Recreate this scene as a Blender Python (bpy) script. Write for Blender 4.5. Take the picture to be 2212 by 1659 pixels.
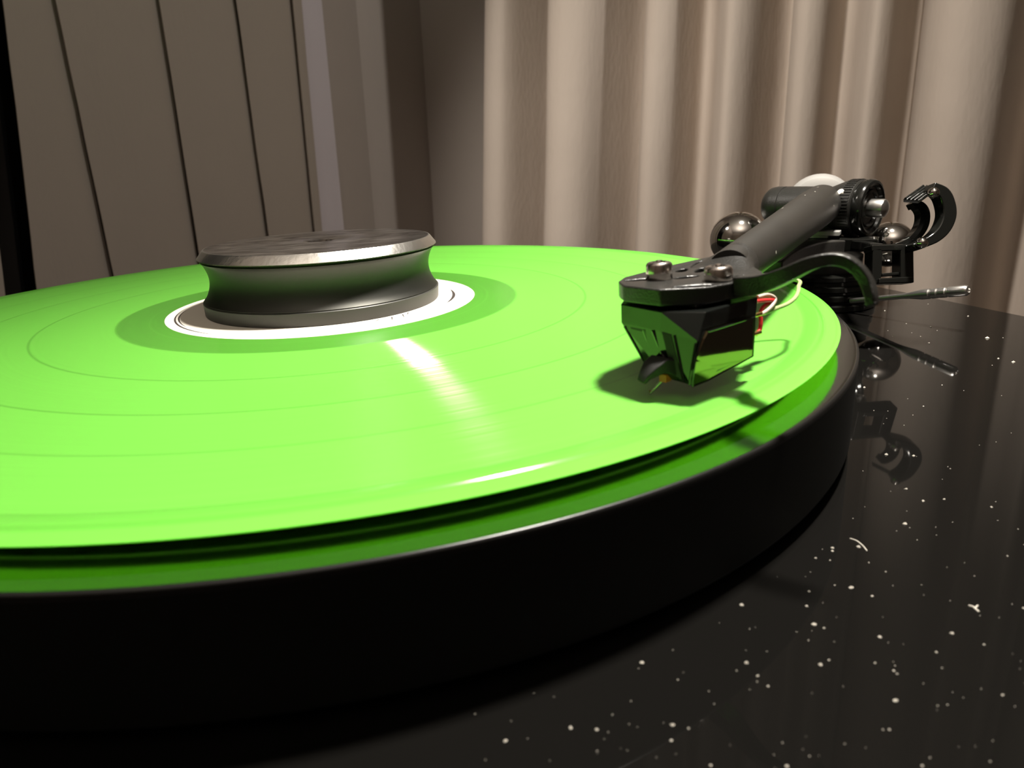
import bpy, bmesh, math, random
from mathutils import Vector as V, Matrix, noise

for o in list(bpy.data.objects): bpy.data.objects.remove(o)
SC = bpy.context.scene
COL = SC.collection
PI = math.pi
MM = .001

# ------------------------------------------------------------------ camera (millimetres, record centre = origin)
CAM = V((0, -228.136, 41.436))
CR = V((0.97708322, -0.20605671, -0.05337612))
CU = V((0.10614514, 0.25431493, 0.9612789))
CF = V((0.18450363, 0.9449151, -0.27035877))
FPX, PX0, PY0 = 1469.44, 992.995, 769.5
cam = bpy.data.cameras.new('camera'); co = bpy.data.objects.new('camera', cam); COL.objects.link(co)
m = Matrix((CR, CU, -CF)).transposed().to_4x4(); m.translation = CAM * MM
co.matrix_world = m
cam.sensor_width = 36; cam.sensor_fit = 'HORIZONTAL'; cam.lens = FPX / 2212 * 36
cam.shift_x = (1106 - PX0) / 2212; cam.shift_y = (PY0 - 829.5) / 2212
cam.dof.use_dof = True; cam.dof.focus_distance = .205; cam.dof.aperture_fstop = 30
cam.clip_start = .005; cam.clip_end = 30
SC.camera = co

# ------------------------------------------------------------------ world, lamps, exposure
w = bpy.data.worlds.new('room_ambient'); SC.world = w; w.use_nodes = True
w.node_tree.nodes['Background'].inputs[0].default_value = (1, .85, .7, 1)
w.node_tree.nodes['Background'].inputs[1].default_value = .02

def lamp(name, kind, loc, power, color, size):
    l = bpy.data.lights.new(name, kind); l.energy = power; l.color = color
    if kind in ('POINT', 'SPOT'): l.shadow_soft_size = size
    o = bpy.data.objects.new(name, l); COL.objects.link(o); o.location = loc
    return o
def aim(o, target):
    o.rotation_euler = (V(target) - o.location).to_track_quat('-Z', 'Y').to_euler()
key = lamp('desk_lamp', 'SPOT', (.21, -.06, .52), 46, (1, .95, .86), .03)
key.data.spot_size = math.radians(79); key.data.spot_blend = 1; aim(key, (.16, -.125, 0))
fill = lamp('curtain_fill', 'SPOT', (-.45, .15, .62), 54, (1, .92, .83), .05)  # unseen lamp, added to light the curtain folds from the left
fill.data.spot_size = math.radians(66); fill.data.spot_blend = .9; aim(fill, (.90, .77, -.26))
room = lamp('ambient_fill', 'AREA', (-.25, -.95, .75), 13, (1, .95, .89), .3); room.data.size = .35; aim(room, (-.25, -.80, 1.35))  # unseen lamp, added for ambient bounce off the ceiling
wash = lamp('blind_fill', 'SPOT', (1.15, .05, .95), 21, (1, .95, .89), .05)  # unseen lamp, added to brighten the blinds clear of the record
wash.data.spot_size = math.radians(52); wash.data.spot_blend = .6; aim(wash, (-.17, .82, .12))
SC.view_settings.view_transform = 'Standard'; SC.view_settings.look = 'None'
SC.view_settings.exposure = 0; SC.view_settings.gamma = 1; SC.view_settings.use_curve_mapping = False
SC.cycles.max_bounces = 8; SC.cycles.use_denoising = True
SC.cycles.sample_clamp_indirect = 8

# ------------------------------------------------------------------ helpers
def ray(px, py):
    return CR * ((px - PX0) / FPX) + CU * (-(py - PY0) / FPX) + CF
def at(px, py, depth):                       # the point in mm seen at a pixel, a given distance in front of the lens
    return CAM + ray(px, py) * depth
def onz(px, py, z):
    d = ray(px, py); return CAM + d * ((z - CAM.z) / d.z)

def nodes(name):
    mt = bpy.data.materials.new(name); mt.use_nodes = True
    nt = mt.node_tree; return mt, nt, nt.nodes['Principled BSDF']
def mat(name, col, rough=.5, metal=0., ior=1.5, spec=None, aniso=None, bump=None, coat=0):
    mt, nt, b = nodes(name)
    b.inputs['Base Color'].default_value = (*col, 1)
    b.inputs['Roughness'].default_value = rough
    b.inputs['Metallic'].default_value = metal
    b.inputs['IOR'].default_value = ior
    if coat: b.inputs['Coat Weight'].default_value = coat; b.inputs['Coat Roughness'].default_value = .05
    if spec is not None: b.inputs['Specular IOR Level'].default_value = spec
    if aniso:
        b.inputs['Anisotropic'].default_value = aniso
        t = nt.nodes.new('ShaderNodeTangent'); t.direction_type = 'RADIAL'; t.axis = 'Z'
        nt.links.new(t.outputs[0], b.inputs['Tangent'])
    if bump:
        sc, st = bump
        tc = nt.nodes.new('ShaderNodeTexCoord'); n = nt.nodes.new('ShaderNodeTexNoise'); bp = nt.nodes.new('ShaderNodeBump')
        n.inputs['Scale'].default_value = sc; n.inputs['Detail'].default_value = 4
        bp.inputs['Strength'].default_value = st; bp.inputs['Distance'].default_value = .0003
        nt.links.new(tc.outputs['Object'], n.inputs['Vector']); nt.links.new(n.outputs[0], bp.inputs['Height'])
        nt.links.new(bp.outputs[0], b.inputs['Normal'])
    return mt

def link(name, me, m, parent=None, smooth=40, bevel=0, seg=2):
    o = bpy.data.objects.new(name, me); COL.objects.link(o)
    if m: me.materials.append(m)
    if smooth:
        me.polygons.foreach_set('use_smooth', [True] * len(me.polygons))
        me.set_sharp_from_angle(angle=math.radians(smooth))
    if parent: o.parent = parent; o.matrix_parent_inverse = parent.matrix_world.inverted()
    if bevel:
        b = o.modifiers.new('bevel', 'BEVEL'); b.width = bevel * MM; b.segments = seg; b.limit_method = 'ANGLE'; b.angle_limit = math.radians(32)
        b.harden_normals = False
    return o
def build(name, bm, m, parent=None, smooth=40, bevel=0, seg=2, recalc=True):
    if recalc: bmesh.ops.recalc_face_normals(bm, faces=bm.faces)
    for v in bm.verts: v.co *= MM
    org = parent.matrix_world.translation.copy() if parent else V()
    me = bpy.data.meshes.new(name)
    bm.to_mesh(me); bm.free()
    return link(name, me, m, parent, smooth, bevel, seg)
def thing(name, label, cat, loc=(0, 0, 0), group=None):
    o = bpy.data.objects.new(name, None); COL.objects.link(o); o.location = V(loc) * MM
    o.empty_display_size = .01
    bpy.context.view_layer.update()
    return tag(o, label, cat, group)
def tag(o, label, cat, group=None, kind=None):
    o['label'] = label; o['category'] = cat
    if group: o['group'] = group
    if kind: o['kind'] = kind
    return o
def struct(o): o['kind'] = 'structure'; return o

def frame(axis):                              # two unit vectors square to an axis
    a = V(axis).normalized(); h = V((0, 0, 1)) if abs(a.z) < .9 else V((1, 0, 0))
    x = h.cross(a).normalized(); return x, a.cross(x), a
def lathe(bm, prof, origin=(0, 0, 0), axis=(0, 0, 1), n=64, closed=False, phase=0):
    x, y, a = frame(axis); o = V(origin); rings = []
    for r, t in prof:
        if r < 1e-6: rings.append([bm.verts.new(o + a * t)])
        else: rings.append([bm.verts.new(o + a * t + (x * math.cos(2*PI*(i+phase)/n) + y * math.sin(2*PI*(i+phase)/n)) * r) for i in range(n)])
    seq = list(zip(rings, rings[1:])) + ([(rings[-1], rings[0])] if closed else [])
    for A, B in seq:
        for i in range(n):
            j = (i + 1) % n
            q = [A[i % len(A)], A[j % len(A)], B[j % len(B)], B[i % len(B)]]
            q = list(dict.fromkeys(q))
            if len(q) > 2: bm.faces.new(q)
    return bm
def box(bm, c, half, ax=None):
    ax = ax or (V((1, 0, 0)), V((0, 1, 0)), V((0, 0, 1))); c = V(c)
    vs = [bm.verts.new(c + ax[0]*half[0]*i + ax[1]*half[1]*j + ax[2]*half[2]*k) for i in (-1, 1) for j in (-1, 1) for k in (-1, 1)]
    for f in ((0,1,3,2),(4,6,7,5),(0,4,5,1),(2,3,7,6),(0,2,6,4),(1,5,7,3)): bm.faces.new([vs[i] for i in f])
    return bm
def prism(bm, top, bot):                      # two matching outlines joined by walls
    A = [bm.verts.new(V(p)) for p in top]; B = [bm.verts.new(V(p)) for p in bot]
    bm.faces.new(A); bm.faces.new(B[::-1])
    for i in range(len(A)):
        j = (i + 1) % len(A); bm.faces.new((A[i], B[i], B[j], A[j]))
    return bm
def spline(pts, n=8):                         # Catmull-Rom through points
    pts = [V(p) for p in pts]; P_ = [pts[0]*2 - pts[1]] + pts + [pts[-1]*2 - pts[-2]]; out = []
    for i in range(1, len(P_) - 2):
        a, b, c, d = P_[i-1:i+3]
        for k in range(n):
            t = k / n
            out.append(.5*((2*b) + (c-a)*t + (2*a-5*b+4*c-d)*t*t + (3*b-a-3*c+d)*t**3))
    return out + [pts[-1]]
def tube(bm, pts, rad, n=12, up=None, flat=1.):
    pts = [V(p) for p in pts]; R = rad if isinstance(rad, (list, tuple)) else [rad] * len(pts); prev = None
    nx = None
    for i, p in enumerate(pts):
        t = (pts[min(i+1, len(pts)-1)] - pts[max(i-1, 0)]).normalized()
        if nx is None: nx = (V(up) if up else frame(t)[0])
        nx = (nx - t * nx.dot(t)).normalized(); ny = t.cross(nx)
        ring = [bm.verts.new(p + (nx*math.cos(2*PI*k/n)*flat + ny*math.sin(2*PI*k/n)) * R[i]) for k in range(n)]
        if prev:
            for k in range(n): bm.faces.new((prev[k], prev[(k+1) % n], ring[(k+1) % n], ring[k]))
        else: bm.faces.new(ring[::-1])
        prev = ring
    bm.faces.new(prev); return bm
def ribbon(bm, pts, wv, widths, hv, heights): # rectangular bar swept along pts, cross-section along wv (constant) and hv
    prev = None
    for i, p in enumerate(pts):
        p = V(p); t = (V(pts[min(i+1, len(pts)-1)]) - V(pts[max(i-1, 0)])).normalized()
        a = (V(wv) - t * V(wv).dot(t)).normalized(); b = t.cross(a)
        W = widths[i] if isinstance(widths, list) else widths; Hh = heights[i] if isinstance(heights, list) else heights
        ring = [bm.verts.new(p + a*W*x + b*Hh*y) for x, y in ((-1,-1),(1,-1),(1,1),(-1,1))]
        if prev:
            for k in range(4): bm.faces.new((prev[k], prev[(k+1) % 4], ring[(k+1) % 4], ring[k]))
        else: bm.faces.new(ring[::-1])
        prev = ring
    bm.faces.new(prev); return bm
def NB(): return bmesh.new()

# ------------------------------------------------------------------ materials
M = {}
M['arm_black'] = mat('arm_satin_black', (.022, .020, .017), .42, 0, 1.5, bump=(900, .25))
M['gloss_black'] = mat('gloss_black_plastic', (.008, .008, .007), .12)
M['matte_black'] = mat('matte_black', (.012, .011, .010), .6)
M['head_black'] = mat('headshell_black', (.018, .017, .015), .32, bump=(2500, .35))
M['chrome'] = mat('chrome', (.80, .77, .73), .07, 1)
M['turned'] = mat('turned_steel', (.72, .69, .65), .30, 1)
M['screw'] = mat('screw_steel', (.85, .78, .72), .20, 1)
M['silver'] = mat('satin_silver', (.66, .64, .61), .30, .6)
M['cart_black'] = mat('cartridge_black', (.008, .009, .008), .07, 0, 1.7)
M['cart_window'] = mat('cartridge_amber_window', (.30, .24, .14), .06, 1)
M['orange'] = mat('stylus_orange', (.65, .12, .03), .4)
M['gold'] = mat('gold_pin', (.85, .55, .2), .25, 1)
M['wire_red'] = mat('red_wire', (.62, .03, .03), .35)
M['wire_white'] = mat('white_wire', (.55, .45, .37), .4)
M['wire_green'] = mat('pale_green_wire', (.36, .44, .18), .4)
M['felt'] = mat('black_felt', (.006, .006, .005), .95, spec=.1)
M['paper'] = mat('label_paper', (.88, .82, .72), .5)
M['ink'] = mat('label_ink', (.05, .04, .035), .5)
M['clamp_body'] = mat('clamp_satin_grey', (.06, .059, .053), .44, .9)
M['clamp_base'] = mat('clamp_base_grey', (.06, .057, .052), .45, .3)
M['dust'] = mat('dust', (.46, .42, .36), .8)

# vinyl: translucent green plastic, groove walls modelled as a second set of outward-tilted micro normals
def vinyl():
    mt, nt, b = nodes('green_vinyl'); L = nt.links.new; N = nt.nodes.new
    out = nt.nodes['Material Output']
    tc = N('ShaderNodeTexCoord'); sep = N('ShaderNodeSeparateXYZ'); L(tc.outputs['Object'], sep.inputs[0])
    flat = N('ShaderNodeCombineXYZ'); L(sep.outputs[0], flat.inputs[0]); L(sep.outputs[1], flat.inputs[1])
    ln = N('ShaderNodeVectorMath'); ln.operation = 'LENGTH'; L(flat.outputs[0], ln.inputs[0])
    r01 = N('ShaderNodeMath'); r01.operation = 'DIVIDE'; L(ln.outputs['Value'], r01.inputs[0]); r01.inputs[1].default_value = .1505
    cr = N('ShaderNodeValToRGB'); L(r01.outputs[0], cr.inputs[0]); e = cr.color_ramp.elements  # dead-wax ring painted darker, standing in for the groove haze it lacks
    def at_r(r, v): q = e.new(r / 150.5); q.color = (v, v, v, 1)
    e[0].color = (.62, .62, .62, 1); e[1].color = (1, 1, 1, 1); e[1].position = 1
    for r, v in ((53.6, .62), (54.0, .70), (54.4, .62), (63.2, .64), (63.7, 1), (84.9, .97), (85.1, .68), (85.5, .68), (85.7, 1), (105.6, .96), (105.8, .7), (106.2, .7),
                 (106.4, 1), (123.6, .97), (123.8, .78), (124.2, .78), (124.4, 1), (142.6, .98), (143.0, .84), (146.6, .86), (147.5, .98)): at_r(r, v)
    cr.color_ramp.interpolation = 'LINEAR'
    rv = N('ShaderNodeCombineXYZ'); L(ln.outputs['Value'], rv.inputs[0])
    nz = N('ShaderNodeTexNoise'); nz.noise_dimensions = '3D'; nz.inputs['Scale'].default_value = 1100; nz.inputs['Detail'].default_value = 3
    L(rv.outputs[0], nz.inputs['Vector'])
    mr = N('ShaderNodeMapRange'); L(nz.outputs[0], mr.inputs[0]); mr.inputs[1].default_value = .3; mr.inputs[2].default_value = .7
    mr.inputs[3].default_value = .94; mr.inputs[4].default_value = 1.03
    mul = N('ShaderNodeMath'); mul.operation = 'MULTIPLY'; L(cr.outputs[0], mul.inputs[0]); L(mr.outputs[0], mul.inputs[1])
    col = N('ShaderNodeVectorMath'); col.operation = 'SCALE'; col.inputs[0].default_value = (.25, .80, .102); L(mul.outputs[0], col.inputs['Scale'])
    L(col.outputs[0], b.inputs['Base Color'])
    b.inputs['IOR'].default_value = 1.5
    tr = N('ShaderNodeBsdfTranslucent'); tr.inputs[0].default_value = (.30, 1, .07, 1)
    m1 = N('ShaderNodeMixShader'); m1.inputs[0].default_value = .42; L(b.outputs[0], m1.inputs[1]); L(tr.outputs[0], m1.inputs[2])
    # groove walls
    nrm = N('ShaderNodeVectorMath'); nrm.operation = 'NORMALIZE'; L(flat.outputs[0], nrm.inputs[0])
    sc = N('ShaderNodeVectorMath'); sc.operation = 'SCALE'; sc.inputs['Scale'].default_value = math.sin(math.radians(40)); L(nrm.outputs[0], sc.inputs[0])
    ad = N('ShaderNodeVectorMath'); ad.operation = 'ADD'; L(sc.outputs[0], ad.inputs[0]); ad.inputs[1].default_value = (0, 0, math.cos(math.radians(40)))
    gl = N('ShaderNodeBsdfAnisotropic'); gl.inputs['Color'].default_value = (1, .96, .88, 1); gl.inputs['Roughness'].default_value = .2
    gl.inputs['Anisotropy'].default_value = .62
    tg = N('ShaderNodeTangent'); tg.direction_type = 'RADIAL'; tg.axis = 'Z'; L(tg.outputs[0], gl.inputs['Tangent']); gl.inputs['Rotation'].default_value = .0
    L(ad.outputs[0], gl.inputs['Normal'])
    mk = N('ShaderNodeValToRGB'); L(r01.outputs[0], mk.inputs[0]); k = mk.color_ramp.elements
    k[0].color = (0, 0, 0, 1); k[1].position = 1; k[1].color = (0, 0, 0, 1)
    for r, v in ((63.5, 0), (64.5, 1), (84.9, 1), (85.2, .25), (85.7, 1), (88, .8), (93, .32), (105.5, .2), (106.3, .3), (124, .16), (142.5, .13), (143.2, .0)):
        q = k.new(r / 150.5); q.color = (v, v, v, 1)
    rg = N('ShaderNodeMapRange'); L(mk.outputs[0], rg.inputs[0]); rg.inputs[2].default_value = .13; rg.inputs[3].default_value = .14; rg.inputs[4].default_value = .34; L(rg.outputs[0], b.inputs['Roughness'])
    nz2 = N('ShaderNodeMapRange'); L(nz.outputs[0], nz2.inputs[0]); nz2.inputs[1].default_value = .35; nz2.inputs[2].default_value = .65; nz2.inputs[3].default_value = .003; nz2.inputs[4].default_value = .03
    fm = N('ShaderNodeMath'); fm.operation = 'MULTIPLY'; L(mk.outputs[0], fm.inputs[0]); L(nz2.outputs[0], fm.inputs[1])
    geo = N('ShaderNodeNewGeometry'); sn = N('ShaderNodeSeparateXYZ'); L(geo.outputs['True Normal'], sn.inputs[0])
    up = N('ShaderNodeMath'); up.operation = 'GREATER_THAN'; up.inputs[1].default_value = .9; L(sn.outputs[2], up.inputs[0])
    fu = N('ShaderNodeMath'); fu.operation = 'MULTIPLY'; L(fm.outputs[0], fu.inputs[0]); L(up.outputs[0], fu.inputs[1])
    m2 = N('ShaderNodeMixShader'); L(fu.outputs[0], m2.inputs[0]); L(m1.outputs[0], m2.inputs[1]); L(gl.outputs[0], m2.inputs[2])
    L(m2.outputs[0], out.inputs[0])
    return mt
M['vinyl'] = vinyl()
def underside():
    mt, nt, b = nodes('green_vinyl_underside'); out = nt.nodes['Material Output']
    t = nt.nodes.new('ShaderNodeBsdfTranslucent'); t.inputs[0].default_value = (.62, .98, .20, 1)
    d = nt.nodes.new('ShaderNodeMixShader'); d.inputs[0].default_value = .85; b.inputs['Base Color'].default_value = (.19, .8, .075, 1)
    nt.links.new(b.outputs[0], d.inputs[1]); nt.links.new(t.outputs[0], d.inputs[2]); nt.links.new(d.outputs[0], out.inputs[0]); return mt
M['vinyl_under'] = underside()
M['platter_side'] = mat('platter_side_black', (.0035, .0035, .0025), .5, 0, 1.3)
M['platter_bevel'] = mat('platter_bevel_black', (.008, .0075, .007), .30, 0, 1.4)
M['seam'] = mat('mat_seam_grey', (.6, .6, .55), .6)
M['platter'] = mat('platter_gloss_black', (.006, .006, .005), .13, 0, 2.2)
M['plinth'] = mat('piano_black_lacquer', (.0045, .0042, .0038), .035, 0, 1.33)

def clamp_top():
    mt, nt, b = nodes('clamp_scuffed_metal'); L = nt.links.new; N = nt.nodes.new
    tc = N('ShaderNodeTexCoord'); mp = N('ShaderNodeMapping'); mp.inputs['Scale'].default_value = (90, 260, 90); mp.inputs['Rotation'].default_value = (0, 0, .35)
    L(tc.outputs['Object'], mp.inputs[0])
    n = N('ShaderNodeTexNoise'); n.inputs['Scale'].default_value = 1.; n.inputs['Detail'].default_value = 6; n.inputs['Distortion'].default_value = 1.2; L(mp.outputs[0], n.inputs['Vector'])
    c = N('ShaderNodeValToRGB'); L(n.outputs[0], c.inputs[0]); c.color_ramp.elements[0].position = .35; c.color_ramp.elements[0].color = (.22, .20, .185, 1)
    c.color_ramp.elements[1].position = .68; c.color_ramp.elements[1].color = (.85, .80, .75, 1)
    L(c.outputs[0], b.inputs['Base Color']); b.inputs['Metallic'].default_value = 1; b.inputs['Roughness'].default_value = .24
    return mt
M['clamp_top'] = clamp_top()
M['clamp_bevel'] = mat('clamp_polished_bevel', (.80, .77, .72), .27, 1, bump=(420, .35))

def fabric(name, c1, c2, weave, rough=.9, bstr=.35):
    mt, nt, b = nodes(name); L = nt.links.new; N = nt.nodes.new
    tc = N('ShaderNodeTexCoord'); n = N('ShaderNodeTexNoise'); n.inputs['Scale'].default_value = 9; n.inputs['Detail'].default_value = 5
    L(tc.outputs['Object'], n.inputs['Vector'])
    mp = N('ShaderNodeMapping'); mp.inputs['Scale'].default_value = (weave, weave, weave * .35); L(tc.outputs['Object'], mp.inputs[0])
    n2 = N('ShaderNodeTexNoise'); n2.inputs['Scale'].default_value = 1; n2.inputs['Detail'].default_value = 4; L(mp.outputs[0], n2.inputs['Vector'])
    mx = N('ShaderNodeMix'); mx.data_type = 'RGBA'; L(n.outputs[0], mx.inputs[0]); mx.inputs[6].default_value = (*c1, 1); mx.inputs[7].default_value = (*c2, 1)
    L(mx.outputs[2], b.inputs['Base Color'])
    bp = N('ShaderNodeBump'); bp.inputs['Strength'].default_value = bstr; bp.inputs['Distance'].default_value = .002; L(n2.outputs[0], bp.inputs['Height']); L(bp.outputs[0], b.inputs['Normal'])
    b.inputs['Roughness'].default_value = rough; b.inputs['Specular IOR Level'].default_value = .15
    return mt
M['curtain'] = fabric('taupe_curtain_cloth', (.50, .43, .365), (.59, .51, .44), 160)
M['blind'] = fabric('brown_blind_cloth', (.36, .312, .265), (.385, .333, .28), 150, .9, .2)
M['wall'] = fabric('painted_wall', (.46, .405, .36), (.50, .44, .395), 60)
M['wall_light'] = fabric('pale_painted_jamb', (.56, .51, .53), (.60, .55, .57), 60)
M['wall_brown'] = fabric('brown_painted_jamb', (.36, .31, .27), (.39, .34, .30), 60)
M['ceiling'] = mat('ceiling_paint', (.55, .50, .45), .9)
M['floor'] = mat('dark_oak_floor', (.09, .055, .035), .5, bump=(30, .3))
M['night_glass'] = mat('night_window_glass', (.004, .004, .004), .05)
M['cabinet'] = mat('dark_cabinet_wood', (.03, .022, .017), .5, bump=(60, .3))

# ------------------------------------------------------------------ the room (walls at 40 degrees to the plinth)
LW = V((.643, .766, 0)); RW = V((.80, -.60, 0)); NL = V((.766, -.643, 0)); NR = V((-.60, -.80, 0))
ZF, ZC = -760, 1350
def hit_wall(px, py, q, n):
    d = ray(px, py); return CAM + d * ((q - CAM).dot(n) / d.dot(n))
B0 = at(178, 300, 780); B0.z = 0              # blinds hang in this plane
def s_blind(px, py=300): return (hit_wall(px, py, B0, NL) - B0).dot(LW)
W0 = B0 - NL * 14                              # the wall behind them
K0 = V((305, 1085, 0))                         # curtain line
KW = K0 - NR * 130                             # wall behind the curtain
# corner of the two walls
den = LW.x * (-RW.y) + RW.x * LW.y
sl = ((KW.x - W0.x) * (-RW.y) + RW.x * (KW.y - W0.y)) / den
corner = W0 + LW * sl
def wall(name, a, b, th, n, m):
    bm = NB(); lo, hi = ZF, ZC
    prism(bm, [a + V((0,0,hi)), b + V((0,0,hi)), b - n*th + V((0,0,hi)), a - n*th + V((0,0,hi))],
              [a + V((0,0,lo)), b + V((0,0,lo)), b - n*th + V((0,0,lo)), a - n*th + V((0,0,lo))])
    return struct(build(name, bm, m, smooth=0))
LEN = 3300
wall('wall_left', corner - LW * LEN, corner, 80, NL, M['wall'])
wall('wall_right', corner, corner + RW * LEN, 80, NR, M['wall'])
c2 = corner + RW * LEN; c3 = corner - LW * LEN
wall('wall_back', c3, c3 + RW * LEN, 80, LW, M['wall'])
wall('wall_near', c2, c2 - LW * LEN, 80, -RW, M['wall'])
for nm, z0, z1, m_ in (('floor', ZF - 60, ZF, M['floor']), ('ceiling', ZC, ZC + 60, M['ceiling'])):
    bm = NB(); q = [corner - RW*80 + LW*80, c2 + RW*80 + LW*80, c2 - LW*(LEN+80) + RW*80, c3 - RW*80 - LW*80]
    prism(bm, [p + V((0,0,z1)) for p in q], [p + V((0,0,z0)) for p in q]); struct(build(nm, bm, m_, smooth=0))

# night window behind the blinds
s_a, s_b = -560, s_blind(655)
bm = NB(); p = W0 + NL * 4
prism(bm, [p + LW*s_a + V((0,0,1250)), p + LW*s_b + V((0,0,1250)), p + LW*s_b - NL*6 + V((0,0,1250)), p + LW*s_a - NL*6 + V((0,0,1250))],
          [p + LW*s_a + V((0,0,-300)), p + LW*s_b + V((0,0,-300)), p + LW*s_b - NL*6 + V((0,0,-300)), p + LW*s_a - NL*6 + V((0,0,-300))])
struct(build('window_1', bm, M['night_glass'], smooth=0))
# jambs at the end of the window
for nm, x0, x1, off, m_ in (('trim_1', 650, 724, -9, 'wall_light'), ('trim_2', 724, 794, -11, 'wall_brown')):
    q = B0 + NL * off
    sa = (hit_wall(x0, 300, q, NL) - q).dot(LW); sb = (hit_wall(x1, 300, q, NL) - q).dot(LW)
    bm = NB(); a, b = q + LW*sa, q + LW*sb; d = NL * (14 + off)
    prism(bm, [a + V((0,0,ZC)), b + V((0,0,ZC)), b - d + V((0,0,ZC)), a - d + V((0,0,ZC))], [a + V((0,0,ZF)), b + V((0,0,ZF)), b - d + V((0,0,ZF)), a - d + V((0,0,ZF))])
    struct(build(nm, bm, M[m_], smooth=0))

# vertical blind: head rail and overlapping cloth slats
vb = thing('vertical_blind', 'wide brown cloth vertical blind hanging behind the turntable on the left', 'blind', B0 + LW*100 + V((0,0,-420)))
bm = NB(); a, b = B0 + LW*(-620), B0 + LW*s_blind(648)
prism(bm, [a + NL*14 + V((0,0,1300)), b + NL*14 + V((0,0,1300)), b - NL*8 + V((0,0,1300)), a - NL*8 + V((0,0,1300))],
          [a + NL*14 + V((0,0,1262)), b + NL*14 + V((0,0,1262)), b - NL*8 + V((0,0,1262)), a - NL*8 + V((0,0,1262))])
build('head_rail', bm, M['wall_brown'], vb)
random.seed(4)
# pixel pairs: (left edge top, left edge low), (right edge top, right edge low) as (x at y=0, x at y=600)
edges = [((-330, -190), (-62, 7)), ((0, 71), (121, 244)), ((113, 240), (345, 434)), ((338, 432), (508, 592)), ((503, 588), (631, 690)), ((625, 686), (652, 706))]
for i, (L_, R_) in enumerate(edges):
    bm = NB(); nz = 40; prev = None
    for k in range(nz + 1):
        z = -420 + (1262 + 420) * k / nz
        row = []
        for (t0, t6), side in ((L_, 0), (R_, 1)):
            pA = hit_wall(t0, 0, B0, NL); pB = hit_wall(t6, 600, B0, NL)
            f = (z - pB.z) / (pA.z - pB.z); s = (pB + (pA - pB) * f - B0).dot(LW)
            s += 1.6 * noise.noise(V((i * 7.3 + side * 3, z * .006, 0))) + .7 * noise.noise(V((i * 3.3 + side * 9, z * .03, 5)))
            row.append((s, side))
        (s0, _), (s1, _) = row; ring = []
        for u in range(9):
            t = u / 8; s = s0 + (s1 - s0) * t
            off = 3.4 - 4.2 * t + 1.5 * math.sin(PI * t) + (2.2 * (1 - t / .12) if t < .12 else 0)
            off += .8 * noise.noise(V((i * 11, z * .004, t * 2)))
            ring.append(B0 + LW * s + NL * off + V((0, 0, z)))
        back = [p - NL * 1.2 for p in ring]
        vs = [bm.verts.new(p) for p in ring + back[::-1]]
        if prev:
            for q in range(18): bm.faces.new((prev[q], prev[(q+1) % 18], vs[(q+1) % 18], vs[q]))
        else: bm.faces.new(vs)
        prev = vs
    bm.faces.new(prev[::-1])
    build('blind_slat', bm, M['blind'], vb, 50)

# curtain with deep uneven folds
cb = [(1057, 1), (1189, 1), (1383, 1), (1520, 0), (1683, 1), (1810, 0), (1950, 1), (2265, 0), (2400, 1), (2620, 0), (2860, 1)]
def s_cur(px, py=400): return (hit_wall(px, py, K0, NR) - K0).dot(RW)
prof = []
for k in range(len(cb) - 1):
    a, b = s_cur(cb[k][0]), s_cur(cb[k+1][0]); wd = b - a; A = min(85, wd * .56)
    if cb[k][1]: prof += [(a + 3, -A * .35), (a, A * .2), (a + .03*wd, A * .55), (a + .12*wd, A * .88)]
    else: prof += [(a + .02*wd, -A * .25), (a + .14*wd, A * .45)]
    prof += [(a + .28*wd, A), (a + .50*wd, A * .78), (a + .70*wd, A * .10), (a + .87*wd, -A * .45)]
    if cb[k+1][1]: prof += [(b + 1, -A * .6)]
curve = spline([(x, y, 0) for x, y in prof], 5)
bm = NB(); nz = 46; prev = None
for k in range(nz + 1):
    z = ZF + 15 + (1298 - ZF - 15) * k / nz; vs = []
    for i, c in enumerate(curve):
        tw = 5 * noise.noise(V((c.x * .006, z * .0022, 1))) ; dv = 5 * noise.noise(V((c.x * .012, z * .003, 7)))
        lean = z * .062 * max(0, 1 - c.x / 560)
        vs.append(bm.verts.new(K0 + RW * (c.x + tw + lean) + NR * (c.y + dv) + V((0, 0, z))))
    if prev:
        for i in range(len(vs) - 1): bm.faces.new((prev[i], prev[i+1], vs[i+1], vs[i]))
    prev = vs
cu = build('curtain', bm, M['curtain'], None, 60, recalc=False)
so = cu.modifiers.new('cloth', 'SOLIDIFY'); so.thickness = .0012; so.offset = -1
tag(cu, 'floor length taupe curtain with deep vertical folds on the right', 'curtain')
bm = NB(); tube(bm, [K0 + RW*(-60) - NR*10 + V((0,0,1318)), K0 + RW*1500 - NR*10 + V((0,0,1318))], 12, 12)
cr_ = build('curtain_rail', bm, M['matte_black'], None); tag(cr_, 'round black rail carrying the taupe curtain', 'curtain rail')

# ------------------------------------------------------------------ cabinet, plinth
cab = thing('media_cabinet', 'low dark wooden cabinet carrying the turntable', 'cabinet', (43, -5, ZF))
bm = NB(); box(bm, (43, -5, -107), (215, 172, 12)); build('cabinet_top', bm, M['cabinet'], cab, 0, 1.5)
for sx in (-1, 1):
    bm = NB(); box(bm, (43 + sx*203, -5, (ZF - 119)/2), (10, 168, (-119 - ZF)/2)); build('side_panel', bm, M['cabinet'], cab, 0, 1)
bm = NB(); box(bm, (43, 158, (ZF - 119)/2), (192, 4, (-119 - ZF)/2 - 1)); build('back_panel', bm, M['cabinet'], cab, 0, .5)
for z in (-420, ZF + 40):
    bm = NB(); box(bm, (43, -10, z), (192, 160, 9)); build('shelf', bm, M['cabinet'], cab, 0, 1)

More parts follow.
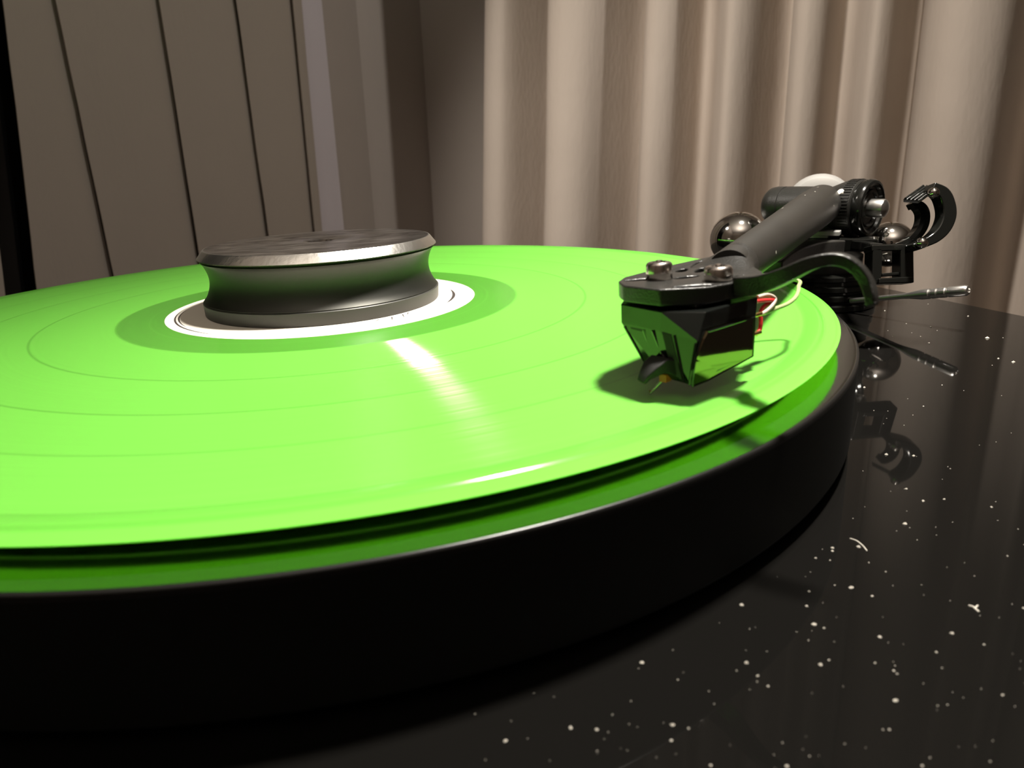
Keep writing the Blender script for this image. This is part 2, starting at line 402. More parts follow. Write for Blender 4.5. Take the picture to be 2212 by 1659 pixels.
ZP = -27
tt = thing('turntable', 'glossy black turntable deck dusted with lint, round platter on top', 'turntable', (43, -5, -95))
bm = NB(); box(bm, (43.5, -5, ZP - 20), (223, 182, 20)); build('plinth', bm, M['plinth'], tt, 0, 1.2, 3)
for sx in (-1, 1):
    for sy in (-1, 1):
        bm = NB(); lathe(bm, [(0, -95), (17, -95), (18, -93), (18, -75), (15, -67), (0, -67)], (43 + sx*190, -5 + sy*150, 0), n=32)
        build('foot', bm, M['matte_black'], tt)
bm = NB()
lathe(bm, [(0, -4), (60, -4), (130, -4), (153.4, -4), (153.95, -4.0), *[(153.95 + .6 * math.sin(math.radians(q)), -4.6 + .6 * math.cos(math.radians(q))) for q in range(12, 90, 13)], (154.55, -5.2), (154.55, -23.4), (154.2, -24.1), (153.6, -24.3), (62, -24.3), (62, ZP), (0, ZP)], n=256)
pt = build('platter', bm, M['platter'], tt, 25)
pt.data.materials.append(M['platter_side']); pt.data.materials.append(M['platter_bevel'])
for p in pt.data.polygons:
    if p.center.z < -.0052: p.material_index = 1
    elif p.center.z < -.00402: p.material_index = 2

# arm base, rings and pillar
PV = V((216, 36, 17)); AX = V((.411, -.911, 0)).normalized(); AQ = V((.703, -.711, 0)).normalized(); AD = V((-.711, -.703, 0)).normalized()
BX, BY = 216, 36
bm = NB(); lathe(bm, [(0, ZP), (23.5, ZP), (24, ZP + .6), (24, ZP + 2.6), (22.6, ZP + 3.6), (22.6, ZP + 4.2), (23.4, ZP + 4.8), (23.4, ZP + 6.6), (21.6, ZP + 7.3), (21.6, ZP + 8), (22.6, ZP + 8.6),
                      (22.6, ZP + 10.4), (21, ZP + 11), (21, ZP + 12.4), (22, ZP + 13), (22, ZP + 14.6), (19.5, ZP + 15.6), (0, ZP + 15.6)], (BX, BY, 0), n=72)
ab = build('arm_base', bm, M['gloss_black'], tt, 30)
bm = NB(); lathe(bm, [(0, ZP + 15.6), (17.5, ZP + 15.6), (17.5, ZP + 22), (15, ZP + 24), (0, ZP + 24)], (BX, BY, 0), n=48)
build('base_column', bm, M['arm_black'], tt, 30)
# cue platform block with its cross bar
c0 = at(1806, 526, 285)
bm = NB(); box(bm, c0, (15, 5, 2.6), (AQ, AD, V((0,0,1)))); pl_ = build('cue_platform', bm, M['gloss_black'], tt, 0, .5)
bm = NB(); box(bm, c0 + AQ*(-8) + V((0,0,3.4)), (5, 4, .8), (AQ, AD, V((0,0,1)))); build('platform_plate', bm, M['silver'], pl_, 0, .2)
sp = at(1869, 531, 276)
bm = NB(); lathe(bm, [(0, 1.1), (1.1, 1.0), (1.9, .4), (2.1, -.6), (2.1, -3), (0, -3)], sp, -CF, 20); build('screw', bm, M['chrome'], pl_)
bm = NB(); lathe(bm, [(0, 1.1), (1.0, 1.0), (1.5, .4), (1.6, -2.4), (0, -2.4)], at(1746, 548, 262), (-.3, -.3, 1), 16); build('screw', bm, M['chrome'], pl_)
# lift bar under the tube
bm = NB(); ribbon(bm, spline([at(1650, 588, 236), at(1690, 562, 248), at(1740, 545, 262), at(1790, 540, 280)], 5), (0, 0, 1), 4.2, (1, 0, 0), 6.0)
build('lift_bar', bm, M['arm_black'], tt, 30, .6)
# cue lever
l0, l1 = at(1838, 650, 284), at(2093, 627, 244); ld = (l1 - l0)
def lp(px): 
    best = min((abs((CAM + 0*CAM).dot(CAM)*0 + proj_x(l0 + ld*t/400) - px), t/400) for t in range(401)); return l0 + ld * best[1]
def proj_x(p):
    d = p - CAM; return PX0 + FPX * d.dot(CR) / d.dot(CF)
L_ = ld.length; ldir = ld.normalized()
def lt(px): return (lp(px) - l0).length
prof = [(0, 0), (1.05, 0), (1.05, lt(1950)), (1.25, lt(1965)), (1.95, lt(1992)), (1.95, lt(2008)), (1.6, lt(2010)), (1.6, lt(2012)), (1.95, lt(2014)), (1.95, lt(2025)), (1.6, lt(2027)),
        (1.6, lt(2029)), (1.95, lt(2031)), (1.95, lt(2044)), (1.65, lt(2046)), (1.65, lt(2048)), (1.95, lt(2050)), (1.95, L_ - .9), (1.5, L_ - .2), (.9, L_), (.8, L_ - .5), (0, L_ - .5)]
cl = NB(); lathe(cl, prof, l0, ldir, 28); build('cue_lever', cl, M['turned'], tt, 35)

# arm rest: open square post with a C shaped clip
RD = 230
bm = NB(); q = [(1884, 535), (1902, 535), (1904, 612), (1884, 612)]
def slab(bm, pts, d, th):                     # flat outline standing at distance d, real thickness th
    prism(bm, [at(x, y, d) for x, y in pts], [at(x, y, d) + CF * th for x, y in pts]); return bm
slab(bm, [(1886, 536), (1906, 536), (1906, 590), (1901, 613), (1884, 612)], RD - 2, 5)
rf = build('rest_post', bm, M['gloss_black'], tt, 0, .35)
bm = NB(); slab(bm, [(1946, 536), (1974, 536), (1975, 611), (1946, 606)], RD - 2, 5); build('rest_post', bm, M['gloss_black'], tt, 0, .35)
bm = NB(); slab(bm, [(1899, 601), (1972, 597), (1974, 611), (1899, 613)], RD - 3, 6); build('rest_crossbar', bm, M['gloss_black'], tt, 0, .35)
bm = NB(); slab(bm, [(1906, 590), (1948, 587), (1950, 594), (1906, 597)], RD - 1, 3); build('rest_crossbar', bm, M['gloss_black'], tt, 0, .3)
bm = NB(); slab(bm, [(1884, 529), (1976, 527), (1976, 541), (1884, 543)], RD - 2, 5); build('rest_crossbar', bm, M['gloss_black'], tt, 0, .35)
bm = NB(); ribbon(bm, [at(1892, 536, RD + 1), at(1874, 532, 255), at(1850, 528, 278)], (0, 0, 1), 1.6, (1, 0, 0), 2.0); build('rest_arm', bm, M['gloss_black'], tt, 0, .3)
rc = [(2006, 405), (2030, 420), (2041, 445), (2042, 470), (2032, 495), (2014, 514), (1990, 527), (1965, 537)]
hw = [9, 13, 14, 14, 13, 11, 9, 8]
P_ = spline([at(x, y, 226) for x, y in rc], 6); Wd = [x * .156 for x in [c.x for c in spline([(h, 0, 0) for h in hw], 6)]]
bm = NB(); ribbon(bm, P_, CF, 2.3, (0, 0, 1), Wd); clip = build('rest_clip', bm, M['gloss_black'], tt, 30, .4)
rc2 = [(1966, 447), (1975, 443), (1986, 450), (1992, 464), (1990, 485), (1980, 504), (1962, 522), (1935, 534), (1900, 537)]
hw2 = [6, 8, 10, 10.5, 10.5, 10, 9, 8, 7]
P_ = spline([at(x, y, 232) for x, y in rc2], 6); Wd = [c.x * .158 for c in spline([(h, 0, 0) for h in hw2], 6)]
bm = NB(); ribbon(bm, P_, CF, 1.6, (0, 0, 1), Wd); build('rest_clip', bm, M['gloss_black'], tt, 30, .4)
tabs = [(1951, 430), (1992, 401), (2022, 402), (1984, 433)]
bm = NB(); A_ = [at(1951, 430, 232), at(1992, 401, 232), at(2024, 403, 226), at(1984, 433, 226)]
prism(bm, A_, [p - CU * 1.1 for p in A_]); tb = build('rest_tab', bm, M['gloss_black'], tt, 0, .15)
for k in range(4):
    f = (k + .5) / 4; p0 = A_[0].lerp(A_[3], f); p1 = A_[1].lerp(A_[2], f)
    bm = NB(); tube(bm, [p0.lerp(p1, .02) + CU*.1, p0.lerp(p1, .98) + CU*.1], .42, 8); build('tab_rib', bm, M['gloss_black'], tb)
for x, y in ((2016, 417), (1991, 525)):
    bm = NB(); lathe(bm, [(0, 1.9), (.8, 1.75), (1.4, 1.25), (1.75, .6), (1.85, 0), (1.5, -.8), (1.2, -1.2), (0, -1.2)], at(x, y, 222.5), -CF + CU*.2, 20); build('clip_screw', bm, M['chrome'], tt)

# ------------------------------------------------------------------ mat, record, clamp
fm = thing('platter_mat', 'black double layered mat between the green record and the black platter', 'mat', (0, 0, -4))
bm = NB(); lathe(bm, [(4, -4), (144.1, -4), (144.3, -3.8), (144.3, -2.8), (144.1, -2.72), (4, -2.72)], n=192, closed=True); build('lower_mat', bm, M['felt'], fm, 30)
bm = NB(); lathe(bm, [(4, -2.70), (144.4, -2.70), (144.4, -2.28), (4, -2.28)], n=192, closed=True); build('mat_seam', bm, M['seam'], fm, 30)
bm = NB(); lathe(bm, [(4, -2.26), (144.1, -2.26), (144.3, -2.2), (144.3, -.7), (144.0, -.52), (4, -.52)], n=192, closed=True); build('upper_mat', bm, M['felt'], fm, 30)

rec = thing('vinyl_record', 'bright green vinyl record with a cream label on the platter', 'record', (0, 0, -.5))
prof = [(3.6, -.5), (50, -.5), (142, -.5), (149.6, -.5), (150.2, -.42), (150.5, -.24), (150.5, -.12), (150.2, -.02), (149.4, .03), (147.9, .03), (147.4, .03), (147.1, .08), (146.8, .27), (146.5, .43), (146.2, .50), (145.7, .48), (144, .28), (142.9, .12), (142.6, 0),
        (64, 0), (63.5, -.03), (52, -.03), (50.6, 0), (50.0, .02), (3.6, .02)]
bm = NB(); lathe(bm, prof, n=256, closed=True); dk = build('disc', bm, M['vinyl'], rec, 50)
dk.data.materials.append(M['vinyl_under'])
for p in dk.data.polygons:
    if p.normal.z < -.5: p.material_index = 1
bm = NB(); lathe(bm, [(3.6, .022), (49.6, .022), (49.8, .03), (49.7, .06), (3.6, .06)], n=160, closed=True); lab = build('label', bm, M['paper'], rec, 30)
def arc(r, a0, a1, wd, z=.066, n=40):
    bm = NB(); pr = None
    for i in range(n + 1):
        t = i / n; a = math.radians(a0 + (a1 - a0) * t); ww = wd * math.sin(PI * min(max(t, .02), .98)) ** .6
        p = [bm.verts.new((math.cos(a) * (r + k * ww / 2), math.sin(a) * (r + k * ww / 2), zz)) for k, zz in ((-1, z), (1, z))]
        if pr: bm.faces.new((pr[0], pr[1], p[1], p[0]))
        pr = p
    return bm
for r, a0, a1, wd in ((46.8, 168, 230, .6), (45.7, 170, 208, .45), (42.9, -30, 2, 1.0)):
    build('label_print', arc(r, a0, a1, wd), M['ink'], lab, 0)
bm = NB()
for a, r0, r1 in ((-14, 38.6, 42.6), (-18, 38, 40.5), (-24, 38.2, 40.2), (-30, 38.4, 40), (-52, 38.6, 40.6), (-56, 39, 42.6), (-62, 39.2, 43), (-68, 38.8, 41)):
    aa = math.radians(a); d = V((math.cos(aa), math.sin(aa), 0)); t = V((-d.y, d.x, 0)); sk = t * (-2.5 if a < -40 else .4)
    p0, p1 = d * r0, d * r1 + sk; q = (p1 - p0).normalized().cross(V((0, 0, 1))) * (.16 if a > -40 else .22)
    bm.faces.new([bm.verts.new(x + V((0, 0, .066))) for x in (p0 - q, p0 + q, p1 + q*.3, p1 - q*.3)])
build('label_print', bm, M['ink'], lab, 0)

ck = thing('record_clamp', 'grey waisted metal record clamp standing on the cream label', 'record clamp', (0, 0, .05))
bm = NB(); lathe(bm, [(4.5, .06), (37.6, .06), (37.8, .25), (38.0, 3.9), (37.8, 4.1), (4.5, 4.1)], n=128, closed=True); build('base_ring', bm, M['clamp_base'], ck, 30)
pr = [(4.5, 4.1), (37.5, 4.1), (37.6, 4.4)]
for i in range(1, 16):
    t = i / 16; z = 4.4 + (17.0 - 4.4) * t; pr.append((37.55 - 2.35 * math.sin(PI * t) ** .8 - .15 * t, z))
pr += [(37.35, 16.75), (36.4, 16.85), (36.4, 17.42), (4.5, 17.42)]
bm = NB(); lathe(bm, pr, n=128, closed=True); build('waisted_body', bm, M['clamp_body'], ck, 40)
bm = NB(); lathe(bm, [(30, 17.45), (37.75, 17.45), (38.0, 17.55), (37.98, 17.75), (36.3, 19.95), (35.95, 20.25), (35.6, 20.3), (30, 20.3)], n=128, closed=True); build('bevelled_rim', bm, M['clamp_bevel'], ck, 30)
bm = NB(); lathe(bm, [(4.5, 17.45), (30, 17.45), (30, 20.3), (35.6, 20.32), (5.4, 20.32), (4.6, 20.0), (4.5, 19.6)], n=96, closed=True); build('top_plate', bm, M['clamp_top'], ck, 30)
bm = NB(); lathe(bm, [(0, -2), (3.4, -2), (3.4, 15.4), (3.0, 16), (0, 16.2)], n=32); sp_ = build('spindle', bm, M['turned'], tt)

# ------------------------------------------------------------------ tonearm
S0 = V((55.11, -121.48, 0)); FV = V((-.911, -.411, 0)).normalized()
ra = math.radians(2.5); O0 = V((-FV.y, FV.x, 0)); OV = O0 * math.cos(ra) + V((0, 0, 1)) * math.sin(ra); ZV = FV.cross(OV); ZV = ZV if ZV.z > 0 else -ZV
def cp(f, o, z): return S0 + FV * f + OV * o + ZV * z
def cpx(px, py, z):                           # pixel onto a plane of the cartridge at height z: gives (f, o)
    d = ray(px, py); t = ((S0 - CAM).dot(ZV) + z) / d.dot(ZV); X = CAM + d * t - S0; return X.dot(FV), X.dot(OV)
arm = thing('tonearm', 'matte black tonearm playing the record, cartridge at its near end', 'tonearm', PV - V((0, 0, 17)))
CA = (FV, OV, ZV)
H0 = cp(-36, -6.5, 18.1)
# tube
pts = [H0 + (PV - H0) * t for t in (-.03, 0, .1, .25, .4, .55, .7, .85, .96)]
bm = NB(); tube(bm, pts, [4.2, 4.5, 4.9, 5.5, 6.1, 6.8, 7.5, 8.0, 8.2], 40)
def dusty(name):
    mt, nt, b = nodes(name); L = nt.links.new; N = nt.nodes.new
    tc = N('ShaderNodeTexCoord'); v = N('ShaderNodeTexVoronoi'); v.inputs['Scale'].default_value = 240; L(tc.outputs['Object'], v.inputs['Vector'])
    lt_ = N('ShaderNodeMath'); lt_.operation = 'LESS_THAN'; lt_.inputs[1].default_value = .10; L(v.outputs['Distance'], lt_.inputs[0])
    sx = N('ShaderNodeSeparateColor'); L(v.outputs['Color'], sx.inputs[0]); g = N('ShaderNodeMath'); g.operation = 'GREATER_THAN'; g.inputs[1].default_value = .80; L(sx.outputs[0], g.inputs[0])
    mu = N('ShaderNodeMath'); mu.operation = 'MULTIPLY'; L(lt_.outputs[0], mu.inputs[0]); L(g.outputs[0], mu.inputs[1])
    n = N('ShaderNodeTexNoise'); n.inputs['Scale'].default_value = 70; n.inputs['Detail'].default_value = 5; L(tc.outputs['Object'], n.inputs['Vector'])
    c = N('ShaderNodeValToRGB'); L(n.outputs[0], c.inputs[0]); c.color_ramp.elements[0].color = (.010, .0088, .007, 1); c.color_ramp.elements[1].color = (.019, .0165, .013, 1)
    mx = N('ShaderNodeMix'); mx.data_type = 'RGBA'; L(mu.outputs[0], mx.inputs[0]); L(c.outputs[0], mx.inputs[6]); mx.inputs[7].default_value = (.8, .75, .65, 1)
    L(mx.outputs[2], b.inputs['Base Color']); b.inputs['Roughness'].default_value = .46; b.inputs['Specular IOR Level'].default_value = .4
    return mt
M['tube'] = dusty('dusty_arm_black')
build('arm_tube', bm, M['tube'], arm, 40)

# bearing: a barrel square to the tube
def along(t): return PV + AX * t
bm = NB(); lathe(bm, [(0, -25.5), (4, -25.4), (7.0, -24.4), (8.2, -22.8), (8.6, -20.5), (8.6, -17.0), (8.2, -16.7), (8.2, -16.2), (8.6, -15.9), (8.6, -8), (8.4, 3), (0, 3)], PV - V((0, 0, 1.4)), AX, 56); bh = build('bearing_housing', bm, M['head_black'], arm, 35)
dz = V((0, 0, -1.8)) + AX * .5
bm = NB(); lathe(bm, [(0, 2.5), (8.6, 3), (10.6, 8.0), (11.5, 10.4), (11.6, 15.5), (11.0, 16), (0, 16)], PV + dz, AX, 72); dl = build('force_dial', bm, M['head_black'], arm, 30)
for k in range(56):                           # knurled band of fine ridges
    a = 2 * PI * k / 56; x, y, aa = frame(AX); d = x * math.cos(a) + y * math.sin(a); t = aa.cross(d)
    if k == 0: bm = NB()
    box(bm, PV + dz + AX * 13.2 + d * 11.6, (.30, .28, 1.9), (d, t, aa))
kn = build('knurling', bm, M['head_black'], dl, 0); kn['kind'] = 'stuff'
bm = NB(); lathe(bm, [(0, 16), (10.4, 16), (10.4, 16.7), (11.4, 16.8), (11.7, 17.4), (11.7, 19.2), (11.2, 20.1), (10.2, 20.4), (9.2, 20.0), (8.7, 18.9), (7.8, 18.7), (7.4, 19.4), (6.3, 19.5), (6.0, 18.8), (0, 18.8)], PV + dz, AX, 64); build('dial_cap', bm, M['gloss_black'], arm, 30)
bm = NB(); lathe(bm, [(0, 18), (3.7, 18), (3.8, 18.4), (3.8, 24.0), (3.5, 24.8), (2.6, 25.5), (1.2, 25.9), (0, 26)], PV + dz, AX, 32); build('bearing_bolt', bm, M['turned'], arm, 30)
best = None; x, y, aa = frame(AX)
for t, R in ((9.6, 11.2), (10.2, 11.45), (10.8, 11.52)):
    for k in range(240):
        d = x * math.cos(k * PI/120) + y * math.sin(k * PI/120); p = PV + dz + AX * t + d * R; q = p - CAM
        e = (PX0 + FPX*q.dot(CR)/q.dot(CF) - 1822)**2 + (PY0 - FPX*q.dot(CU)/q.dot(CF) - 418)**2
        if d.dot(CF) < .2 and (best is None or e < best[0]): best = (e, p, d)
bm = NB(); lathe(bm, [(0, .45), (1.3, .4), (1.5, .15), (1.5, -.6), (0, -.6)], best[1], best[2] - AX*.35, 20); build('dial_dot', bm, M['paper'], dl)
# yoke under the bearing
bm = NB(); box(bm, PV + V((0, 0, -11)), (9, 8, 8.4), (AQ, AD, V((0, 0, 1)))); build('yoke', bm, M['arm_black'], arm, 0, 1)
bm = NB(); box(bm, at(1783, 503, 282), (5.5, 3, .9), (AQ, AD, V((0, 0, 1)))); build('yoke_plate', bm, M['silver'], arm, 0, .3)
# counterweight and its two ball ends on a cross rod
cwp = at(1768, 443, 330); sh = (cwp - PV)
bm = NB(); tube(bm, [PV, cwp], 5.5, 24); build('rear_shaft', bm, M['arm_black'], arm)
bm = NB(); d_ = sh.normalized(); lathe(bm, [(0, -7), (9, -7), (12.6, -6), (14.2, -3.5), (14.8, 0), (14.8, 12), (13.5, 15), (0, 15)], cwp, d_, 56); build('counterweight', bm, M['silver'], arm, 40)
bl, br = at(1594, 516, 326), at(1921, 528, 292)
for c, r in ((bl, 12.8), (br, 9.6)):
    bm = NB(); ax_ = (br - bl).normalized(); sg = 1 if c is br else -1
    pr = [(r * math.sin(PI * i / 24), -r * math.cos(PI * i / 24)) for i in range(25)]
    pr[0] = (0, pr[0][1]); pr[-1] = (0, pr[-1][1])
    lathe(bm, pr, c, ax_ * sg, 48); build('balance_ball', bm, M['chrome'], arm, 40)
bm = NB(); tube(bm, [bl, br], 2.6, 16); build('cross_rod', bm, M['matte_black'], arm)

# headshell plate with its slots
hz = 19.2
out = [cpx(1336, 607, 19.2), cpx(1339, 613, 19.0), cpx(1347, 619, 18.9), cpx(1425, 627, 18.8), cpx(1530, 619, 18.9), cpx(1590, 607, 19.0), cpx(1640, 597, 19.0), (-26, 5.6), (-33, -1.5), (-40, -4.5), (-41, -10), (-33, -13), cpx(1440, 573, 19.4), cpx(1350, 597, 19.3)]
def ztop(f, o): return hz - .25 + max(0, (-f - 22)) * .085 * max(0, min(1, (3 - o) / 9)) - (.02 * o if f > -22 else 0)
bm = NB(); prism(bm, [cp(f, o, ztop(f, o)) for f, o in out], [cp(f, o, ztop(f, o) - 3.0) for f, o in out])
hs = build('headshell', bm, M['head_black'], arm, 40)
cut = NB()
def slot(px, py, hl, hw_, ang):
    f, o = cpx(px, py, 19.3); n = 20; ca, sa = math.cos(ang), math.sin(ang); ring = []
    for i in range(n):
        a = 2*PI*i/n; u, v = math.copysign(abs(math.cos(a)) ** .8, math.cos(a)) * hl, math.sin(a) * hw_
        ring.append((f + u*ca - v*sa, o + u*sa + v*ca))
    prism(cut, [cp(a, b, 24) for a, b in ring], [cp(a, b, 17.2) for a, b in ring])
for s in ((1508, 573, 3.8, 1.0, .35), (1472, 582, 2.2, 1.0, .35), (1514, 582, 2.4, 1.0, .35), (1482, 595, 2.9, 1.1, -.25), (1600, 594, 3.0, 1.1, .1), (1500, 612, 3.8, 1.2, -.6), (1388, 601, 3.6, 1.2, -.5)): slot(*s)
cutter = build('cutter', cut, None, None, 0)
bo = hs.modifiers.new('slots', 'BOOLEAN'); bo.operation = 'DIFFERENCE'; bo.object = cutter; bo.solver = 'EXACT'
dg = bpy.context.evaluated_depsgraph_get(); me2 = bpy.data.meshes.new_from_object(hs.evaluated_get(dg))
hs.modifiers.clear(); hs.data = me2; bpy.data.objects.remove(cutter)
bv = hs.modifiers.new('bevel', 'BEVEL'); bv.width = .0008; bv.segments = 3; bv.limit_method = 'ANGLE'; bv.angle_limit = math.radians(40)
# collar between plate and tube
bm = NB(); prev = None
for (f, o, z), rx, rz in (((-24.5, -3.4, 18.75), 7.6, .3), ((-27.5, -4.2, 18.5), 7.2, 1.4), ((-31, -5.2, 18.3), 6.3, 2.9), ((-34.5, -6.1, 18.1), 5.2, 4.1), ((-38, -7.0, 18.1), 4.75, 4.75)):
    ring = [bm.verts.new(cp(f, o, z) + OV * math.cos(2*PI*k/40) * rx + ZV * math.sin(2*PI*k/40) * rz) for k in range(40)]
    if prev:
        for k in range(40): bm.faces.new((prev[k], prev[(k+1) % 40], ring[(k+1) % 40], ring[k]))
    else: bm.faces.new(ring)
    prev = ring
bm.faces.new(prev[::-1])
build('headshell_collar', bm, M['head_black'], arm, 50)
# finger lift sweeping out sideways and down
fl = [(1600, 616, 120), (1640, 614, 117), (1675, 604, 114), (1710, 589, 111.5), (1750, 570, 109.5), (1790, 560, 108), (1825, 563, 106.5), (1855, 583, 105.5), (1874, 612, 105), (1882, 638, 104.5), (1884, 660, 104.5)]
fp = spline([at(*p) for p in fl], 5)
hs_ = [c.x for c in spline([(1.7, 0, 0), (1.65, 0, 0), (1.45, 0, 0), (1.25, 0, 0), (1.1, 0, 0), (1.0, 0, 0), (.95, 0, 0), (.9, 0, 0), (.85, 0, 0), (.8, 0, 0), (.7, 0, 0)], 5)]
bm = NB(); ribbon(bm, fp, FV, [2.4 - 1.6 * min(1, i / 34) for i in range(len(fp))], (0, 0, 1), hs_)
build('finger_lift', bm, M['head_black'], arm, 40, .45, 3)
# hex-socket screws
for px, py, hgt in ((1424, 601, 3.4), (1552, 602, 2.6)):
    f, o = cpx(px, py, 19.2); bm = NB()
    lathe(bm, [(0, 0), (2.3, 0), (2.42, .2), (2.45, hgt * .5), (2.4, hgt - .6), (2.22, hgt - .25), (1.9, hgt - .05), (1.35, hgt), (1.2, hgt - .2), (1.1, hgt - 1.0), (0, hgt - 1.0)], cp(f, o, 18.95), ZV, 40)
    lathe(bm, [(0, hgt + .35), (.6, hgt + .25), (.85, hgt - .3), (.85, hgt - 1.0)], cp(f, o, 18.95), ZV, 16)
    build('mounting_screw', bm, M['screw'], hs, 35)

# cartridge
tl, tp, tr_, tbR, tbL, tlb = (-2.2, -8.1), (-1.0, 2.0), (-4.6, 8.3), (-20.3, 8.3), (-20.3, -8.6), (-4.2, -9.0)
body = NB()
top = [(*tl, 15.4), (*tp, 15.1), (*tr_, 15.1), (*tbR, 15.2), (*tbL, 15.3), (*tlb, 15.9)]
mid = [(-2.2, -8.1, 11.9), (-1.1, 1.6, 11.6), (-2.3, 8.4, 10.5), (-19.5, 8.5, 12.0), (-19.5, -8.6, 11.6), (-4.0, -9.0, 12.0)]
bot = [(-4.2, -3.6, 3.1), (-2.6, 1.6, 2.7), (-1.9, 7.4, 2.6), (-18.6, 8.0, 4.6), (-18.6, -7.6, 4.4), (-6.2, -4.6, 3.2)]
A_ = [body.verts.new(cp(*p)) for p in top]; B_ = [body.verts.new(cp(*p)) for p in mid]; C_ = [body.verts.new(cp(*p)) for p in bot]
body.faces.new(A_); body.faces.new(C_[::-1])
for X_, Y_ in ((A_, B_), (B_, C_)):
    for i in range(6):
        j = (i + 1) % 6; body.faces.new((X_[i], Y_[i], Y_[j], X_[j]))
cb_ = build('cartridge', body, M['cart_black'], arm, 0, .18, 2)
bm = NB(); box(bm, cp(-11, -.5, 15.9), (5.2, 6.0, .6), CA); build('mounting_spacer', bm, M['matte_black'], cb_, 0, .15)
# side window, proud frame bevel
def side(px, py, off=0):                      # pixel onto the near side face
    n = (cp(*mid[3]) - cp(*mid[2])).cross(cp(*bot[2]) - cp(*mid[2])).normalized(); n = n if n.dot(OV) > 0 else -n
    d = ray(px, py); q = cp(*mid[2]); t = (q - CAM).dot(n) / d.dot(n); return CAM + d * t + n * off, n
wo = [(1521, 714), (1570, 698), (1619, 682), (1622, 768), (1592, 786), (1560, 803), (1526, 822), (1495, 834), (1497, 800), (1501, 775), (1508, 748), (1514, 730)]
bm = NB(); prism(bm, [side(x, y, .14 + .9 * max(0, min(1, (800 - y) / 110)))[0] for x, y in wo], [side(x, y, -.1)[0] for x, y in wo]); build('side_window', bm, M['cart_window'], cb_, 0)
bm = NB(); tube(bm, [side(x, y, .14 + .9 * max(0, min(1, (800 - y) / 110)))[0] for x, y in wo[:3] + wo[3:8]], .16, 6); tube(bm, [side(x, y, .12)[0] for x, y in wo[7:] + wo[:1]], .2, 6); build('window_frame', bm, M['cart_black'], cb_)
# front ribs that converge towards the stylus
def front(px, py, off=0):
    l = px < 1440; i0, i1 = (0, 1) if l else (1, 2)
    a, b, c = cp(*mid[i0]), cp(*mid[i1]), cp(*bot[i0 if l else i1]); n = (b - a).cross(c - a).normalized(); n = n if n.dot(CF) < 0 else -n
    d = ray(px, py); t = (a - CAM).dot(n) / d.dot(n); return CAM + d * t + n * off
for x0, y0, x1, y1, r in ((1350, 704, 1402, 797, .30), (1391, 712, 1420, 792, .30), (1411, 713, 1446, 800, .38), (1457, 724, 1478, 826, .22), (1504, 742, 1489, 832, .28)):
    bm = NB(); tube(bm, [front(x0, y0, .05), front((x0+x1)/2, (y0+y1)/2, .05), front(x1, y1, .05)], [r, r, r*.7], 6); build('front_rib', bm, M['cart_black'], cb_)
for q_ in ([(1362, 706), (1388, 711), (1414, 786), (1396, 782)], [(1430, 717), (1450, 722), (1474, 822), (1452, 806)]):
    bm = NB(); prism(bm, [front(x, y, .10) for x, y in q_], [front(x, y, -.2) for x, y in q_]); build('front_panel', bm, M['matte_black'], cb_, 0, .05)
# stylus guard, cantilever and diamond
gp = [((1385, 826), 3.2, .35), ((1393, 812), 2.6, .7), ((1408, 796), 1.2, 1.25), ((1424, 786), -.4, 1.7), ((1440, 790), -2.0, 2.0), ((1446, 800), -3.2, 2.0)]
def fpl(px, py, f):
    d = ray(px, py); t = ((S0 - CAM).dot(FV) + f) / d.dot(FV); return CAM + d * t
bm = NB(); ribbon(bm, [fpl(*p, f) for p, f, _ in gp], OV, [.9, 1.2, 1.8, 2.2, 2.5, 2.6], ZV, [h * .75 for _, _, h in gp]); build('stylus_guard', bm, M['matte_black'], cb_, 30, .25, 2)
og = fpl(1437, 815, -1.6)
bm = NB(); box(bm, og, (.8, .75, .75), CA); build('stylus_holder', bm, M['orange'], cb_, 0, .12)
bm = NB(); tip = onz(1404, 850, .25); tube(bm, [og, og.lerp(tip, .5), tip], [.28, .24, .17], 10); build('cantilever', bm, M['turned'], cb_)
bm = NB(); lathe(bm, [(0, -.2), (.12, .1), (.16, .6), (0, .6)], tip, (0, 0, 1), 10); build('stylus_tip', bm, M['gold'], cb_)
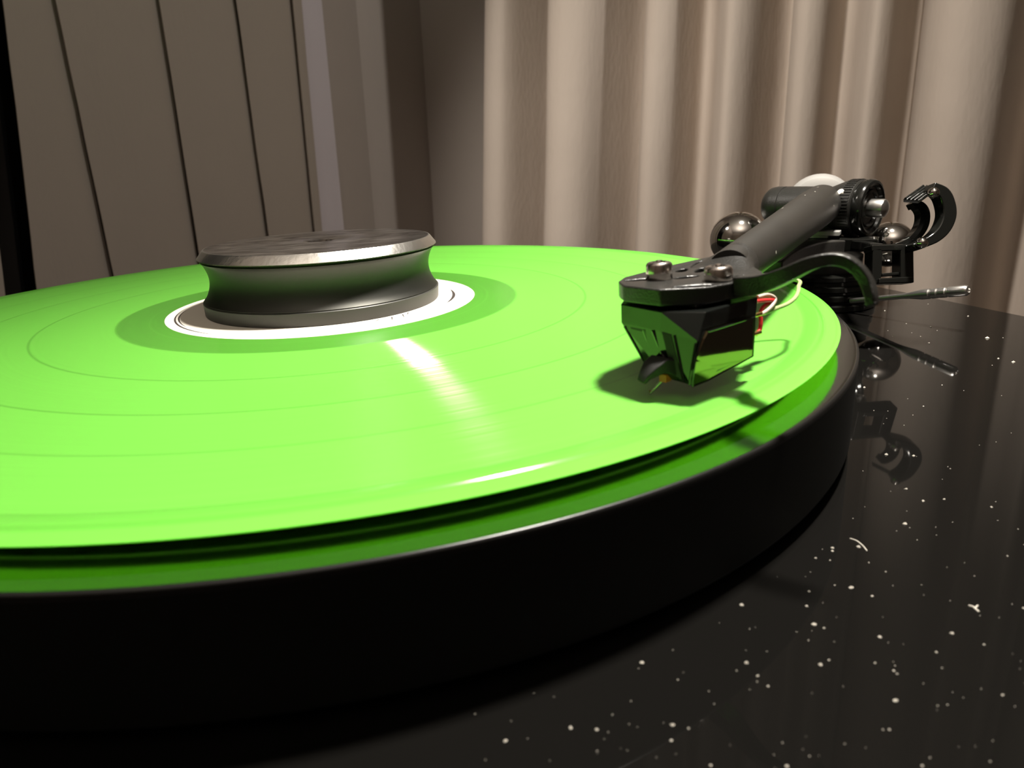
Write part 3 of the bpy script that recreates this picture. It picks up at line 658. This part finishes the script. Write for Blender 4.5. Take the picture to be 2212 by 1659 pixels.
# pins and lead wires behind the cartridge
for (x, y, d) in ((1632, 681, 131), (1632, 721, 131), (1640, 679, 133)):
    p = at(x, y, d); bm = NB(); tube(bm, [p + FV * 2.2, p - FV * 1.6], .42, 10); build('contact_pin', bm, M['gold'], cb_)
for nm, key_, pts, r in (('lead_wire', 'wire_red', [(1626, 652, 132), (1650, 649, 134), (1672, 649, 136), (1662, 654, 136), (1648, 664, 135), (1642, 676, 134)], .42),
                        ('lead_wire', 'wire_red', [(1643, 684, 133), (1643, 700, 133), (1640, 715, 133), (1633, 722, 132)], .42),
                        ('lead_wire', 'wire_white', [(1636, 642, 133), (1658, 637, 135), (1674, 645, 136), (1668, 660, 135), (1654, 673, 134), (1640, 680, 133)], .38),
                        ('lead_wire', 'wire_green', [(1716, 604, 150), (1725, 620, 146), (1720, 640, 142), (1702, 656, 139), (1672, 668, 136), (1648, 678, 134)], .42)):
    bm = NB(); tube(bm, spline(([cp(-41, -9, 15.6)] if key_ == 'wire_green' else []) + [at(*p) for p in pts], 8), r, 10); o = build(nm, bm, M[key_], cb_)
    o['label'] = {'wire_red': 'red lead wire', 'wire_white': 'white lead wire', 'wire_green': 'pale green lead wire'}[key_]

# ------------------------------------------------------------------ dust and lint on the lacquer
random.seed(11); bm = NB()
def flake(bm, c, r):
    n = 5; vs = [bm.verts.new(c + V((math.cos(2*PI*i/n) * r * random.uniform(.6, 1.3), math.sin(2*PI*i/n) * r * random.uniform(.5, 1.1), r * random.uniform(.0, .25)))) for i in range(n)]
    t = bm.verts.new(c + V((0, 0, r * .9)))
    for i in range(n): bm.faces.new((vs[i], vs[(i+1) % n], t))
    bm.faces.new(vs[::-1])
cnt = 0
while cnt < 230:
    px, py = random.uniform(1000, 2250), random.uniform(640, 1680); p = onz(px, py, ZP)
    if p.xy.length < 157 or p.x > 262 or p.y < -185 or (p.xy - V((BX, BY))).length < 26: continue
    q = random.random() ** 4; depth = (p - CAM).dot(CF)
    flake(bm, p, (1.0 + 4.6 * q) * depth / FPX); cnt += 1
d_ = build('dust_specks', bm, M['dust'], None, 0); tag(d_, 'pale specks of dust scattered over the glossy black deck', 'dust', kind='stuff')
for pts, r, lb in (([(1836, 1163), (1850, 1168), (1863, 1178), (1873, 1190)], .10, 'thin curved pale lint fibre on the deck near the platter rim'),
                   ([(2092, 1308), (2102, 1311), (2108, 1316), (2115, 1322)], .14, 'short forked pale lint fibre at the right of the deck')):
    P_ = spline([onz(x, y, ZP + r + .01) for x, y in pts], 5); bm = NB(); tube(bm, P_, r, 8)
    if 'forked' in lb: tube(bm, [onz(2106, 1314, ZP + r), onz(2112, 1308, ZP + r * 1.6)], r * .8, 8)
    tag(build('lint_fibre', bm, M['dust'], None), lb, 'lint')
